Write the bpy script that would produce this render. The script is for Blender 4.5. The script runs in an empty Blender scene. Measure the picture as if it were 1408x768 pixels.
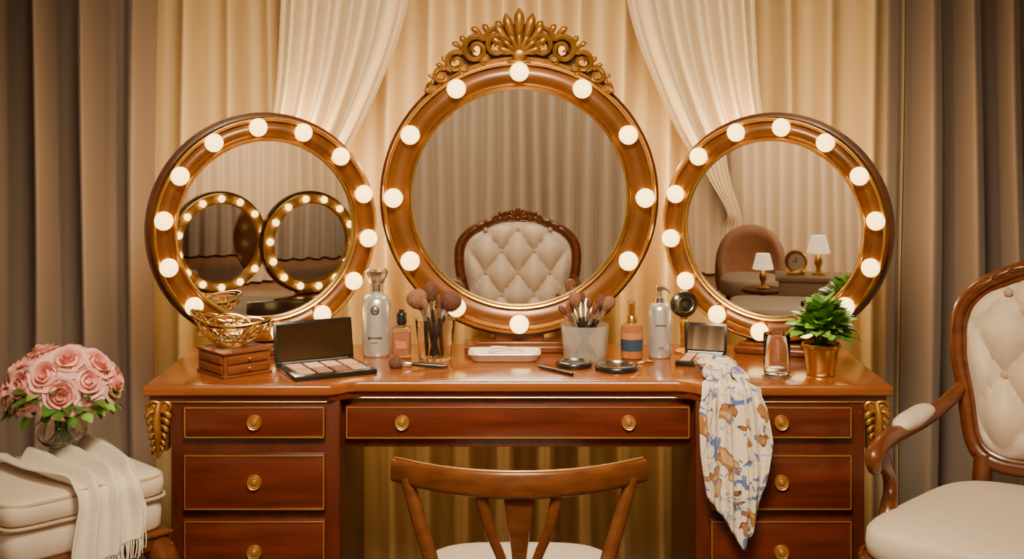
import bpy, bmesh, math, random
from math import pi, sin, cos, radians
from mathutils import Vector, Matrix
R = random.Random(7)
scn = bpy.context.scene

# ------------------------------------------------------------------ materials
def pmat(name, col, rough=.5, metal=0., noise=.08, nscale=18, bump=0., trans=0., coat=0., sheen=0., emis=None, estr=0., ior=1.45, stretch=(1,1,1), sss=0., bscale=None):
    m = bpy.data.materials.new(name); m.use_nodes = True
    nt = m.node_tree; b = nt.nodes['Principled BSDF']
    tc = nt.nodes.new('ShaderNodeTexCoord'); mp = nt.nodes.new('ShaderNodeMapping')
    mp.inputs['Scale'].default_value = stretch
    nt.links.new(tc.outputs['Object'], mp.inputs['Vector'])
    n = nt.nodes.new('ShaderNodeTexNoise'); n.inputs['Scale'].default_value = nscale; n.inputs['Detail'].default_value = 4
    nt.links.new(mp.outputs['Vector'], n.inputs['Vector'])
    cr = nt.nodes.new('ShaderNodeValToRGB')
    cr.color_ramp.elements[0].position = .3; cr.color_ramp.elements[1].position = .7
    cr.color_ramp.elements[0].color = tuple(c*(1-noise) for c in col)+(1,)
    cr.color_ramp.elements[1].color = tuple(min(1, c*(1+noise)) for c in col)+(1,)
    nt.links.new(n.outputs['Fac'], cr.inputs['Fac']); nt.links.new(cr.outputs['Color'], b.inputs['Base Color'])
    b.inputs['Roughness'].default_value = rough; b.inputs['Metallic'].default_value = metal
    b.inputs['IOR'].default_value = ior
    b.inputs['Transmission Weight'].default_value = trans
    b.inputs['Coat Weight'].default_value = coat; b.inputs['Coat Roughness'].default_value = .12
    b.inputs['Sheen Weight'].default_value = sheen
    b.inputs['Subsurface Weight'].default_value = sss
    if sss: b.inputs['Subsurface Radius'].default_value = (.02, .01, .006)
    if emis:
        b.inputs['Emission Color'].default_value = emis+(1,); b.inputs['Emission Strength'].default_value = estr
    if bump:
        bp = nt.nodes.new('ShaderNodeBump'); bp.inputs['Strength'].default_value = bump; bp.inputs['Distance'].default_value = .004
        if bscale:
            n2 = nt.nodes.new('ShaderNodeTexNoise'); n2.inputs['Scale'].default_value = bscale
            nt.links.new(mp.outputs['Vector'], n2.inputs['Vector']); nt.links.new(n2.outputs['Fac'], bp.inputs['Height'])
        else:
            nt.links.new(n.outputs['Fac'], bp.inputs['Height'])
        nt.links.new(bp.outputs['Normal'], b.inputs['Normal'])
    return m

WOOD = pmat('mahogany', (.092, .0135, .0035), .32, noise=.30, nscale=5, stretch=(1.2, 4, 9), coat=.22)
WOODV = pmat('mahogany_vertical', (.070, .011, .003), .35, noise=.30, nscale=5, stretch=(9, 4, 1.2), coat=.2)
WOODT = pmat('mahogany_top_glow', (.25, .066, .012), .22, noise=.2, nscale=4, stretch=(1.0, 9, 4), coat=.45)  # lighter than the desk sides: reflected glow put into the wood colour
WALN = pmat('walnut', (.125, .032, .008), .3, noise=.3, nscale=9, stretch=(2, 2, 6), coat=.35)
WALN2 = pmat('walnut_warm', (.125, .037, .009), .28, noise=.3, nscale=9, stretch=(2, 2, 6), coat=.4)
BOXW = pmat('box_wood', (.19, .052, .013), .35, noise=.25, nscale=8, stretch=(2, 2, 9), coat=.3)
DARKW = pmat('dark_wood_side', (.08, .018, .005), .35, noise=.25, coat=.3)
GOLD = pmat('gold', (.78, .48, .13), .28, 1, noise=.12, nscale=12)
GOLDC = pmat('carved_gilt_wood', (.34, .15, .029), .36, .55, noise=.35, nscale=30, bump=.2, coat=.2)
BRONZE = pmat('bronze_band', (.170, .058, .011), .34, .30, noise=.28, nscale=8, coat=.25)
GOLDL = pmat('gold_inlay', (.58, .30, .08), .38, .8, noise=.1)
MIRR = pmat('mirror_glass', (.93, .90, .86), .012, 1, noise=0)
BULB = pmat('bulb_glow', (1, .80, .45), .3, noise=0, emis=(1.0, .64, .19), estr=4.6)
BULBD = pmat('bulb_glow_soft', (1, .80, .45), .3, noise=0, emis=(1.0, .64, .19), estr=5.5)
CURT = pmat('curtain_cream', (.56, .405, .205), .55, noise=.02, nscale=3, sheen=.10)
CURTD = pmat('curtain_taupe_dimmed', (.225, .160, .125), .48, noise=.03, nscale=3, sheen=.25)  # outer panels: weaker light at the sides put into a darker curtain colour
CURTR = pmat('curtain_rear', (.60, .48, .36), .7, noise=.02, nscale=3, sheen=.2)
DRAPE = pmat('drape_ivory', (.70, .56, .37), .6, noise=.02, nscale=3, sheen=.15)
CREAM = pmat('cream_upholstery', (.70, .56, .43), .5, noise=.04, nscale=60, sheen=.2, bump=.03)
CREAM2 = pmat('cream_piping', (.48, .34, .22), .5, noise=.05)
THROW = pmat('woven_throw', (.74, .63, .50), .8, noise=.06, nscale=120, sheen=.3, bump=.3)
BLACK = pmat('black_plastic', (.012, .011, .011), .25, noise=.1, coat=.3)
BLACKM = pmat('black_handle', (.014, .010, .009), .3, noise=.2, coat=.4)
SILV = pmat('silver', (.70, .68, .65), .25, 1, noise=.05)
SATIN = pmat('satin_silver', (.74, .72, .69), .26, .72, noise=.03)
WHITE = pmat('white_ceramic', (.80, .70, .57), .25, noise=.03, coat=.4)
GLASS = pmat('clear_glass', (1, .98, .95), .02, trans=1, noise=0)
FROST = pmat('frosted_glass', (.95, .90, .84), .22, trans=.85, noise=.02)
PINKG = pmat('rose_perfume', (.90, .42, .26), .05, trans=.5, noise=.02)
AMBER = pmat('amber_serum', (.48, .17, .06), .08, trans=.35, noise=.03)
LABELB = pmat('blue_label', (.03, .05, .09), .4)
LABELO = pmat('orange_label', (.50, .17, .07), .4)
BRIST = pmat('bristles', (.105, .036, .019), .8, noise=.45, nscale=90, stretch=(3, 3, .6), bump=.5)
BRIST2 = pmat('bristles_light', (.22, .095, .05), .8, noise=.4, nscale=90, stretch=(3, 3, .6), bump=.5)
PINK = pmat('rose_petal', (.93, .53, .45), .55, noise=.06, nscale=25, sss=.1)
PINKD = pmat('rose_petal_deep', (.88, .38, .32), .55, noise=.07, nscale=25, sss=.1)
LEAF = pmat('leaf_green', (.06, .155, .022), .4, noise=.4, nscale=30, coat=.2)
LEAFB = pmat('leaf_bright', (.20, .42, .045), .4, noise=.3, nscale=30, coat=.2)
SOIL = pmat('soil', (.03, .02, .012), .9, noise=.4)
FLOORM = pmat('parquet', (.14, .055, .022), .35, noise=.3, nscale=5, stretch=(6, 1, 1))
WALLM = pmat('wall_paint', (.32, .24, .16), .8, noise=.03)
CEILM = pmat('ceiling_paint', (.42, .33, .23), .9, noise=.02)
TERRA = pmat('rust_velvet', (.62, .30, .16), .6, noise=.1, sheen=.4)
SHADE = pmat('lamp_shade', (.9, .8, .65), .7, noise=.02, emis=(1, .7, .4), estr=1.1)
SMOKE = pmat('smoked_lid', (.10, .085, .075), .15, .6)
SKIN = [pmat('powder_%d' % i, c, .7, noise=.05) for i, c in enumerate([(.60, .30, .17), (.70, .40, .26), (.34, .14, .075), (.62, .32, .20), (.22, .085, .045), (.76, .48, .32)])]

# scarf material : silk with blue / brown print
def scarf_mat():
    m = bpy.data.materials.new('printed_silk'); m.use_nodes = True
    nt = m.node_tree; b = nt.nodes['Principled BSDF']; b.inputs['Roughness'].default_value = .4
    b.inputs['Sheen Weight'].default_value = .15
    tc = nt.nodes.new('ShaderNodeTexCoord')
    def mask(scale, lo, hi, dist, off):
        mp = nt.nodes.new('ShaderNodeMapping'); mp.inputs['Location'].default_value = off
        nt.links.new(tc.outputs['Object'], mp.inputs['Vector'])
        n = nt.nodes.new('ShaderNodeTexNoise'); n.inputs['Scale'].default_value = scale
        n.inputs['Detail'].default_value = 1.0; n.inputs['Distortion'].default_value = dist
        nt.links.new(mp.outputs['Vector'], n.inputs['Vector'])
        r = nt.nodes.new('ShaderNodeValToRGB'); r.color_ramp.interpolation = 'LINEAR'
        e = r.color_ramp.elements
        e[0].position = lo-.010; e[0].color = (0, 0, 0, 1); e[1].position = lo; e[1].color = (1, 1, 1, 1)
        a = e.new(hi); a.color = (1, 1, 1, 1); a = e.new(hi+.010); a.color = (0, 0, 0, 1)
        nt.links.new(n.outputs['Fac'], r.inputs['Fac']); return r
    last = None; base = (.76, .64, .49, 1)
    for (sc, lo, hi, di, off, col) in [(12, .590, .90, 1.6, (3, 1, 0), (.38, .15, .03, 1)), (12, .610, .70, 2.4, (0, 5, 2), (.08, .14, .38, 1)),
                                        (10, .535, .546, 1.8, (7, 2, 1), (.10, .16, .38, 1)), (12, .580, .595, 1.6, (3, 1, 0), (.10, .04, .015, 1)), (12, .665, .90, 1.6, (3, 1, 0), (.60, .34, .11, 1))]:
        mx = nt.nodes.new('ShaderNodeMix'); mx.data_type = 'RGBA'
        k = mask(sc, lo, hi, di, off)
        nt.links.new(k.outputs['Color'], mx.inputs[0])
        if last is None: mx.inputs[6].default_value = base
        else: nt.links.new(last.outputs[2], mx.inputs[6])
        mx.inputs[7].default_value = col; last = mx
    nt.links.new(last.outputs[2], b.inputs['Base Color'])
    return m
SCARF = scarf_mat()

# ------------------------------------------------------------------ geometry helpers
def catmull(P, dens, closed=False):
    n = len(P); out = []
    rng = range(n) if closed else range(n-1)
    for i in rng:
        if closed: a, b, c, d = P[(i-1) % n], P[i], P[(i+1) % n], P[(i+2) % n]
        else: a, b, c, d = P[max(i-1, 0)], P[i], P[i+1], P[min(i+2, n-1)]
        for k in range(dens):
            t = k/dens
            out.append(tuple(.5*((2*b[j])+(-a[j]+c[j])*t+(2*a[j]-5*b[j]+4*c[j]-d[j])*t*t+(-a[j]+3*b[j]-3*c[j]+d[j])*t**3) for j in range(len(b))))
    if not closed: out.append(tuple(P[-1]))
    return out
def spow(a, e): return math.copysign(abs(a)**e, a)
def g_sweep(pts, rad, up=(0, 0, 1), flat=1., seg=10, sq=1., closed=False, dens=6):
    if not isinstance(rad, (list, tuple)): rad = [rad]*len(pts)
    P = [tuple(p)+(r,) for p, r in zip(pts, rad)]
    if dens > 1: P = catmull(P, dens, closed)
    n = len(P); V = []; F = []; up = Vector(up).normalized(); prev = Vector((1, 0, 0))
    for i in range(n):
        p = Vector(P[i][:3]); r = max(P[i][3], 1e-5)
        if closed: t = Vector(P[(i+1) % n][:3])-Vector(P[(i-1) % n][:3])
        else: t = Vector(P[min(i+1, n-1)][:3])-Vector(P[max(i-1, 0)][:3])
        if t.length < 1e-9: t = Vector((0, 0, 1))
        t.normalize(); s = t.cross(up)
        if s.length < .05: s = prev-t*prev.dot(t)
        s.normalize()
        prev = s; u = s.cross(t)
        for k in range(seg):
            a = 2*pi*k/seg
            V.append(p+s*r*spow(cos(a), sq)+u*r*flat*spow(sin(a), sq))
    for i in range(n if closed else n-1):
        for k in range(seg):
            j = (i+1) % n
            F.append((i*seg+k, i*seg+(k+1) % seg, j*seg+(k+1) % seg, j*seg+k))
    if not closed:
        F.append(tuple(range(seg))[::-1]); F.append(tuple((n-1)*seg+k for k in range(seg)))
    return V, F
def g_box(cx, cy, cz, sx, sy, sz, bev=.0, bs=2):
    bm = bmesh.new(); bmesh.ops.create_cube(bm, size=1)
    for v in bm.verts: v.co = Vector((v.co.x*sx, v.co.y*sy, v.co.z*sz))
    if bev: bmesh.ops.bevel(bm, geom=bm.edges[:], offset=bev, segments=bs, profile=.5, affect='EDGES')
    bm.verts.ensure_lookup_table()
    V = [v.co+Vector((cx, cy, cz)) for v in bm.verts]; F = [tuple(v.index for v in f.verts) for f in bm.faces]
    bm.free(); return V, F
def g_prism(poly, z0, z1, bev=.0, bs=3):
    bm = bmesh.new(); vs = [bm.verts.new((x, y, z0)) for x, y in poly]; f = bm.faces.new(vs)
    r = bmesh.ops.extrude_face_region(bm, geom=[f])
    for v in r['geom']:
        if isinstance(v, bmesh.types.BMVert): v.co.z = z1
    bmesh.ops.recalc_face_normals(bm, faces=bm.faces[:])
    if bev:
        es = [e for e in bm.edges if abs(e.verts[0].co.z-e.verts[1].co.z) < 1e-6]
        bmesh.ops.bevel(bm, geom=es, offset=bev, segments=bs, profile=.5, affect='EDGES')
    bm.verts.ensure_lookup_table(); bm.verts.index_update()
    V = [v.co.copy() for v in bm.verts]; F = [tuple(v.index for v in f.verts) for f in bm.faces]
    bm.free(); return V, F
def g_lathe(prof, seg=32, axis='z', c=(0, 0, 0), sx=1, sy=1):
    V = []; F = []; n = len(prof)
    for r, h in prof:
        for k in range(seg):
            a = 2*pi*k/seg
            if axis == 'z': V.append(Vector((c[0]+r*cos(a)*sx, c[1]+r*sin(a)*sy, c[2]+h)))
            else: V.append(Vector((c[0]+r*cos(a)*sx, c[1]+h, c[2]+r*sin(a)*sy)))
    for i in range(n-1):
        for k in range(seg):
            F.append((i*seg+k, i*seg+(k+1) % seg, (i+1)*seg+(k+1) % seg, (i+1)*seg+k))
    return V, F
def g_ell(c, r, nu=20, nv=12, e1=1., e2=1.):
    V = []; F = []
    for i in range(nv+1):
        v = -pi/2+pi*i/nv
        for k in range(nu):
            u = 2*pi*k/nu
            V.append(Vector((c[0]+r[0]*spow(cos(v), e1)*spow(cos(u), e2), c[1]+r[1]*spow(cos(v), e1)*spow(sin(u), e2), c[2]+r[2]*spow(sin(v), e1))))
    for i in range(nv):
        for k in range(nu):
            F.append((i*nu+k, i*nu+(k+1) % nu, (i+1)*nu+(k+1) % nu, (i+1)*nu+k))
    return V, F
def g_grid(fn, nu, nv):
    V = [Vector(fn(i/nu, j/nv)) for j in range(nv+1) for i in range(nu+1)]
    F = [(j*(nu+1)+i, j*(nu+1)+i+1, (j+1)*(nu+1)+i+1, (j+1)*(nu+1)+i) for j in range(nv) for i in range(nu)]
    return V, F
class G:
    def __init__(s): s.v = []; s.f = []; s.m = []
    def add(s, vf, mi=0, M=None):
        o = len(s.v)
        for v in vf[0]: s.v.append(tuple(M @ Vector(v)) if M is not None else tuple(v))
        for f in vf[1]: s.f.append(tuple(i+o for i in f)); s.m.append(mi)
        return s
    def build(s, name, mats, parent=None, loc=(0, 0, 0), rot=(0, 0, 0), scale=(1, 1, 1), ang=40, solid=0):
        if not isinstance(mats, (list, tuple)): mats = [mats]
        me = bpy.data.meshes.new(name); me.from_pydata(s.v, [], s.f)
        for m in mats: me.materials.append(m)
        me.polygons.foreach_set('material_index', s.m)
        bm = bmesh.new(); bm.from_mesh(me)
        bmesh.ops.remove_doubles(bm, verts=bm.verts[:], dist=1e-5)
        bmesh.ops.recalc_face_normals(bm, faces=bm.faces[:])
        bm.to_mesh(me); bm.free()
        me.polygons.foreach_set('use_smooth', [True]*len(me.polygons))
        me.set_sharp_from_angle(angle=radians(ang))
        ob = bpy.data.objects.new(name, me); scn.collection.objects.link(ob)
        ob.location = loc; ob.rotation_euler = rot; ob.scale = scale
        if parent: ob.parent = parent
        if solid:
            md = ob.modifiers.new('thick', 'SOLIDIFY'); md.thickness = solid; md.offset = 0
        return ob
def one(vf, name, mat, parent=None, **k): return G().add(vf).build(name, mat, parent, **k)
def empty(name, loc=(0, 0, 0), rz=0, scale=1):
    e = bpy.data.objects.new(name, None); scn.collection.objects.link(e); e.empty_display_size = .05
    e.location = loc; e.rotation_euler = (0, 0, rz); e.scale = (scale,)*3
    return e
def T(x, y, z): return Matrix.Translation((x, y, z))

# ------------------------------------------------------------------ room
RX, YF, YB, ZC = 4.2, .98, -5.8, 2.8
one(g_box(0, (YF+YB)/2, -.05, 2*RX+.2, YF-YB+.2, .1), 'floor', FLOORM)
one(g_box(0, (YF+YB)/2, ZC+.05, 2*RX+.2, YF-YB+.2, .1), 'ceiling', CEILM)
one(g_box(0, YF+.05, ZC/2, 2*RX+.2, .1, ZC), 'wall_front', WALLM)
one(g_box(0, YB-.05, ZC/2, 2*RX+.2, .1, ZC), 'wall_rear', WALLM)
one(g_box(-RX-.05, (YF+YB)/2, ZC/2, .1, YF-YB, ZC), 'wall_left', WALLM)
one(g_box(RX+.05, (YF+YB)/2, ZC/2, .1, YF-YB, ZC), 'wall_right', WALLM)

def curtain(name, x0, x1, y, amp, per, mat, ph=0., z0=.02, z1=2.72, n=None):
    n = n or int((x1-x0)/per*28)
    def fn(u, v):
        x = x0+(x1-x0)*u; z = z0+(z1-z0)*v
        th = 2*pi*x/per+.8*sin(x*2.3+ph)+.5*sin(x*5.1+ph*2)+.10*sin(z*1.7+x*3)
        am = amp*(.85+.25*sin(x*3.7+ph))
        f = sin(th)+.20*sin(2*th+1.1+ph)
        return (x+.010*sin(z*2+x*9), y+am*f*(.9+.1*sin(z*2.1+x)), z)
    return one(g_grid(fn, n, 14), name, mat, ang=180)
curtain('curtain', -1.16, 1.16, .81, .070, .122, CURT, ph=.5)
curtain('curtain', -4.15, -1.08, .755, .074, .138, CURTD, ph=1.2)
curtain('curtain', 1.08, 4.15, .755, .074, .138, CURTD, ph=2.9)
curtain('curtain', -4.1, 4.1, YB+.18, .055, .125, CURTR, ph=.2)

def drape(name, sgn, loc=(0, 0, 0), low=False, mat=DRAPE):
    L = [(-.66, 2.7), (-.67, 2.2), (-.685, 1.76), (-.705, 1.45), (-.76, 1.22), (-.84, 1.05), (-.87, .8), (-.88, .4), (-.88, .03)]
    Rr = [(-.20, 2.7), (-.26, 2.2), (-.312, 1.76), (-.40, 1.50), (-.52, 1.28), (-.72, 1.05), (-.68, .8), (-.66, .4), (-.66, .03)]
    if low:
        fz = lambda z: 2.7-(2.7-z)*1.28 if z >= 1.05 else z*.588/1.05
        L = [(x, fz(z)) for x, z in L]; Rr = [(x, fz(z)) for x, z in Rr]
    Lc = catmull(L, 6); Rc = catmull(Rr, 6); n = len(Lc)-1
    def fn(u, v):
        j = round(v*n); a = Lc[j]; b = Rc[j]
        x = a[0]+(b[0]-a[0])*u; z = a[1]+(b[1]-a[1])*u
        w = abs(b[0]-a[0])
        y = .615+.032*sin(u*2*pi*5.5+.6+.7*sin(u*4))*(.5+.5*min(1, w/.3))+.003*sin(u*2*pi*13+1.)
        return (sgn*x, y, z)
    one(g_grid(fn, 130, n), name, mat, loc=loc, ang=180)
drape('tied_back_drape', 1)
drape('tied_back_drape', -1)

# ------------------------------------------------------------------ vanity desk
desk = empty('vanity_desk')
TZ = .78
top = [(-.9, 0), (-.455, 0), (-.435, .010), (-.41, .036), (-.385, .045), (.385, .045), (.41, .036), (.435, .010), (.455, 0), (.9, 0), (.9, .54), (-.9, .54)]
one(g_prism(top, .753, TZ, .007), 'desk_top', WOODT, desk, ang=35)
cyy = lambda p, d: [(x*(1-d/.9), y+(d if y < .3 else -d)) for x, y in p]
one(g_prism(cyy(top, .012), .738, .754, .004), 'top_moulding', WOOD, desk, ang=35)
g = G()
edge = [(-.882, .0165), (-.462, .0165), (-.44, .025), (-.418, .050), (-.385, .0605), (.385, .0605), (.418, .050), (.44, .025), (.462, .0165), (.882, .0165)]
g.add(g_sweep([(x, y-.001, .7375) for x, y in edge], .0016, dens=1, seg=6)); g.build('gilt_line', GOLDL, desk)
KN = [(0, -.014), (.005, -.013), (.007, -.010), (.0085, -.008), (.0115, -.009), (.013, -.0065), (.0145, -.0065), (.0165, -.008), (.0182, -.005), (.0185, 0), (.0, 0)]
def pedestal(s):
    cx = s*.634
    g = G()
    g.add(g_box(cx, .27, .395, .408, .50, .69, .004))
    g.add(g_box(cx, .27, .04, .43, .52, .08, .008))
    g.build('pedestal', WOODV, desk)
    g = G(); gl = G()
    for (z0, z1) in [(.650, .729), (.4775, .6137), (.300, .4548), (.11, .275)]:
        zc = (z0+z1)/2; h = z1-z0; w = .342
        g.add(g_box(cx, .018, zc, w, .022, h, .004))
        t = .0026; i = .004
        for zz in (z0+i, z1-i): gl.add(g_box(cx, .0065, zz, w-2*i, .004, t))
        for xx in (-1, 1): gl.add(g_box(cx+xx*(w/2-i), .0065, zc, t, .004, h-2*i))
        gl.add(g_lathe(KN, 28, 'y'), 0, T(cx, .007, zc))
    g.build('drawers', WOOD, desk); gl.build('drawer_gilding', GOLDL, desk)
pedestal(-1); pedestal(1)
g = G(); g.add(g_box(0, .29, .676, .864, .44, .124, .003)); g.build('apron', WOODV, desk)
g = G(); gl = G(); zc = .677; h = .084; w = .846
g.add(g_box(0, .068, zc, w, .022, h, .004)); g.build('centre_drawer', WOOD, desk)
for zz in (-1, 1): gl.add(g_box(0, .0565, zc+zz*(h/2-.005), w-.01, .004, .0026))
for xx in (-1, 1): gl.add(g_box(xx*(w/2-.005), .0565, zc, .0026, .004, h-.01))
for kx in (-.283, .271): gl.add(g_lathe(KN, 28, 'y'), 0, T(kx, .057, zc))
gl.build('centre_drawer_gilding', GOLDL, desk)
# carving helpers
def spiral(cx, cz, r0, a0, turns, d=1, y=0., n=26, rw=.006, tail=None):
    P = []; W = []
    for i in range(n):
        t = i/(n-1); a = a0+d*turns*2*pi*t; r = r0*(1-t)**.75+.001
        P.append((cx+r*cos(a), y-.006*t, cz+r*sin(a))); W.append(rw*(1-.45*t))
    P.append((cx, y-.01, cz)); W.append(rw*1.2)
    if tail:
        P = list(tail)+P; W = [rw*(.5+.5*i/len(tail)) for i in range(len(tail))]+W
    return g_sweep(P, W, up=(0, 1, 0), flat=1.5, seg=8, dens=2)
def lobe(x0, z0, x1, z1, w, y=0., bend=0., tip=.9):
    dx, dz = x1-x0, z1-z0
    P = []; W = []
    for i in range(9):
        t = i/8; P.append((x0+dx*t-dz*bend*sin(pi*t), y-.006*sin(pi*t*.8), z0+dz*t+dx*bend*sin(pi*t)))
        W.append(w*max(.08, (.30+.70*t**.8)*(1-max(0, (t-.72)/.28)**2.2)))
    return g_sweep(P, W, up=(0, 1, 0), flat=.9, seg=10, dens=2)
for s in (-1, 1):
    g = G()
    g.add(spiral(.014, .722, .017, pi*.9, 1.5, -1, rw=.0062)); g.add(spiral(-.016, .724, .014, pi*.1, 1.4, 1, rw=.0055))
    for i, z in enumerate([.710, .694, .677, .660, .644, .630]):
        ww = .030-.0038*i
        for q in (-1, 1): g.add(lobe(0, z+.004, q*ww, z-.014, .0085-.0006*i, y=-.006, bend=q*.25))
    g.add(g_sweep([(0, -.004, .735), (.003, -.014, .70), (0, -.014, .66), (.002, -.008, .63), (0, -.004, .602)], [.008, .010, .009, .007, .003], up=(0, 1, 0)))
    g.add(spiral(.004, .612, .012, pi/2, 1.2, -1, rw=.0045))
    g.add(g_box(0, .02, .675, .040, .034, .12, .006))
    g.build('carved_corbel', GOLDC, desk, loc=(s*.866, .020, 0), scale=(s*1.0, 1, 1))

# ------------------------------------------------------------------ lighted mirrors
def lighted_mirror(loc, rz, r0, r1, rb, nb, a0, baseh, crest=False, bulbm=BULB, br=.026, base_w=.2, back=0., bandm=BRONZE):
    e = empty('lighted_vanity_mirror', loc, rz)
    one(g_lathe([(0, -.004), (r0+.004, -.004), (r0+.004, .006), (0, .006)], 96, 'y'), 'mirror_glass', MIRR, e, ang=20)
    one(g_lathe([(r0, 0), (r0, -.016), (r0+.003, -.021), (r0+.008, -.023), (r0+.012, -.018), (r0+.013, -.010), (r0+.013, 0), (r0, 0)], 96, 'y'), 'inner_rim', GOLD, e, ang=60)
    a, b = r0+.012, r1-.013
    band = [(a, .008)]+[(a+(b-a)*t/8, -.010-.010*sin(pi*t/8)) for t in range(9)]+[(b, .008), (a, .008)]
    one(g_lathe(band, 96, 'y'), 'frame_band', bandm, e, ang=50)
    one(g_lathe([(b, .012), (b, -.018), (b+.002, -.024), (b+.005, -.024), (b+.007, -.018), (b+.009, -.019), (r1, -.014), (r1, .012), (b, .012)], 96, 'y'), 'outer_rim', GOLD, e, ang=60)
    one(g_lathe([(r0-.01, .008), (r1-.004, .008), (r1+.010, .016), (r1+.012, .045), (r1-.01, .05), (0, .05), (0, .008), (r0-.01, .008)], 96, 'y'), 'back_shell', DARKW, e, ang=40)
    gb = G(); gs = G()
    for i in range(nb):
        an = radians(a0)+2*pi*i/nb
        x, z = rb*sin(an), rb*cos(an)
        gb.add(g_ell((x, -.036, z), (br, br*.85, br), 18, 10))
        gs.add(g_lathe([(0, -.022), (br*.7, -.022), (br*.98, -.018), (br*1.08, -.012), (br*1.08, -.005), (0, -.005)], 20, 'y', c=(x, 0, z)))
    gb.build('bulbs', bulbm, e); gs.build('bulb_sockets', GOLD, e)
    zb = -(baseh)+.0005
    g = G()
    g.add(g_box(0, .015, zb+.010, base_w, .10, .020, .006, 3)); g.add(g_box(0, .015, zb+.022, base_w*.8, .075, .016, .005, 3))
    g.add(g_box(0, .022, zb+(baseh-r1)/2+.016, base_w*.45, .04, (baseh-r1)+.02, .006, 3))
    g.build('foot', WALN, e)
    if back:   # added unseen point lights behind the frame, for warm curtain glow
        for i in range(8):
            an = 2*pi*(i+.5)/8
            if cos(an) < -.8: continue
            l = bpy.data.lights.new('added_halo_light', 'POINT'); l.energy = back; l.color = (1, .66, .26); l.shadow_soft_size = .02
            o = bpy.data.objects.new('added_halo_light', l); scn.collection.objects.link(o); o.parent = e
            o.location = ((r1-.035)*sin(an), .085, (r1-.035)*cos(an))
    if crest:
        g = G()
        arc = [(.372*sin(radians(t)), .0, .372*cos(radians(t))) for t in range(-38, 39, 4)]
        g.add(g_sweep(arc, [.007+.008*cos(radians(t*2.2)) for t in range(-38, 39, 4)], up=(0, 1, 0), flat=1.3, seg=8, dens=2))
        hp = [(0, .478), (.035, .470), (.062, .448), (.088, .440), (.118, .432), (.145, .415), (.170, .392), (.192, .368), (.213, .346), (.230, .318), (.245, .292)]
        ol = [(-x, z) for x, z in hp[::-1]]+hp[1:]
        n = len(ol); V = []; F = []
        for (x, z) in ol:
            d = math.hypot(x, z); k = .362/d
            V += [Vector((x, .004, z)), Vector((x*k, .004, z*k)), Vector((x, .022, z)), Vector((x*k, .022, z*k))]
        for i in range(n-1):
            a = 4*i; b = a+4
            F += [(a, b, b+1, a+1), (a+2, a+3, b+3, b+2), (a, a+2, b+2, b)]
        bb = G(); bb.add((V, F)); bb.build('crest_board', DARKW, e)
        for k in range(-4, 5):
            an = radians(k*20); ln = .122-.0075*abs(k)**1.25
            g.add(lobe(0.004*k, .392, .004*k*.3+ln*sin(an)*.95, .394+ln*cos(an), .0175-.0014*abs(k), y=-.010, bend=-.05*k/4))
        for k in (-3, -2, -1, 0, 1, 2, 3):
            an = radians(k*24); g.add(lobe(0, .388, .062*sin(an), .388+.062*cos(an), .0095, y=-.022))
        g.add(g_lathe([(0, -.034), (.014, -.030), (.022, -.018), (.026, 0), (0, 0)], 20, 'y', c=(0, 0, .386), sy=1.0))
        g.add(g_sweep([(-.05, -.006, .374), (0, -.014, .366), (.05, -.006, .374)], [.006, .013, .006], up=(0, 1, 0)))
        for s in (-1, 1):
            h = G()
            h.add(spiral(.060, .412, .032, radians(200), 1.6, -1, y=-.012, rw=.0100, tail=[(.005, -.006, .378), (.018, -.008, .392)]))
            h.add(spiral(.118, .402, .036, radians(130), 1.6, -1, y=-.010, rw=.0100, tail=[(.035, -.004, .462), (.06, -.006, .464), (.085, -.008, .450)]))
            h.add(spiral(.172, .368, .028, radians(120), 1.4, -1, y=-.008, rw=.0084, tail=[(.125, -.004, .444), (.15, -.006, .412)]))
            h.add(spiral(.212, .330, .021, radians(110), 1.3, -1, y=-.006, rw=.0070, tail=[(.17, -.002, .400), (.195, -.004, .365)]))
            h.add(spiral(.238, .296, .015, radians(90), 1.2, -1, y=-.006, rw=.0060, tail=[(.205, -.002, .357), (.228, -.004, .335)]))
            h.add(spiral(.092, .376, .014, radians(-90), 1.2, 1, y=-.012, rw=.0062))
            h.add(spiral(.150, .350, .013, radians(-90), 1.2, 1, y=-.012, rw=.0058))
            for (x0, z0, x1, z1, w) in [(.085, .425, .100, .472, .011), (.10, .43, .132, .462, .011), (.145, .405, .162, .439, .010), (.155, .40, .185, .420, .009), (.195, .355, .212, .382, .008),
                                        (.20, .35, .228, .360, .008), (.225, .318, .250, .332, .007), (.045, .435, .065, .480, .012), (.135, .375, .150, .392, .009), (.185, .34, .20, .352, .008), (.235, .30, .258, .283, .007)]:
                h.add(lobe(x0, z0, x1, z1, w, y=-.006, bend=.12))
            g.add((h.v, h.f), 0, Matrix.Diagonal((s, 1, 1, 1)))
        g.build('carved_crest', GOLDC, e, loc=(0, 0, 0))
    return e
lighted_mirror((.004, .43, 1.201), 0, .293, .373, .341, 12, 0, 1.201-TZ, crest=True, base_w=.30, back=2.5)
lighted_mirror((-.680, .395, 1.118), radians(22), .237, .303, .276, 14, -6, 1.118-TZ, br=.0245, back=2.7)
lighted_mirror((.690, .395, 1.118), radians(-22), .237, .303, .276, 14, 6, 1.118-TZ, br=.0245, back=2.7)

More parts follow.
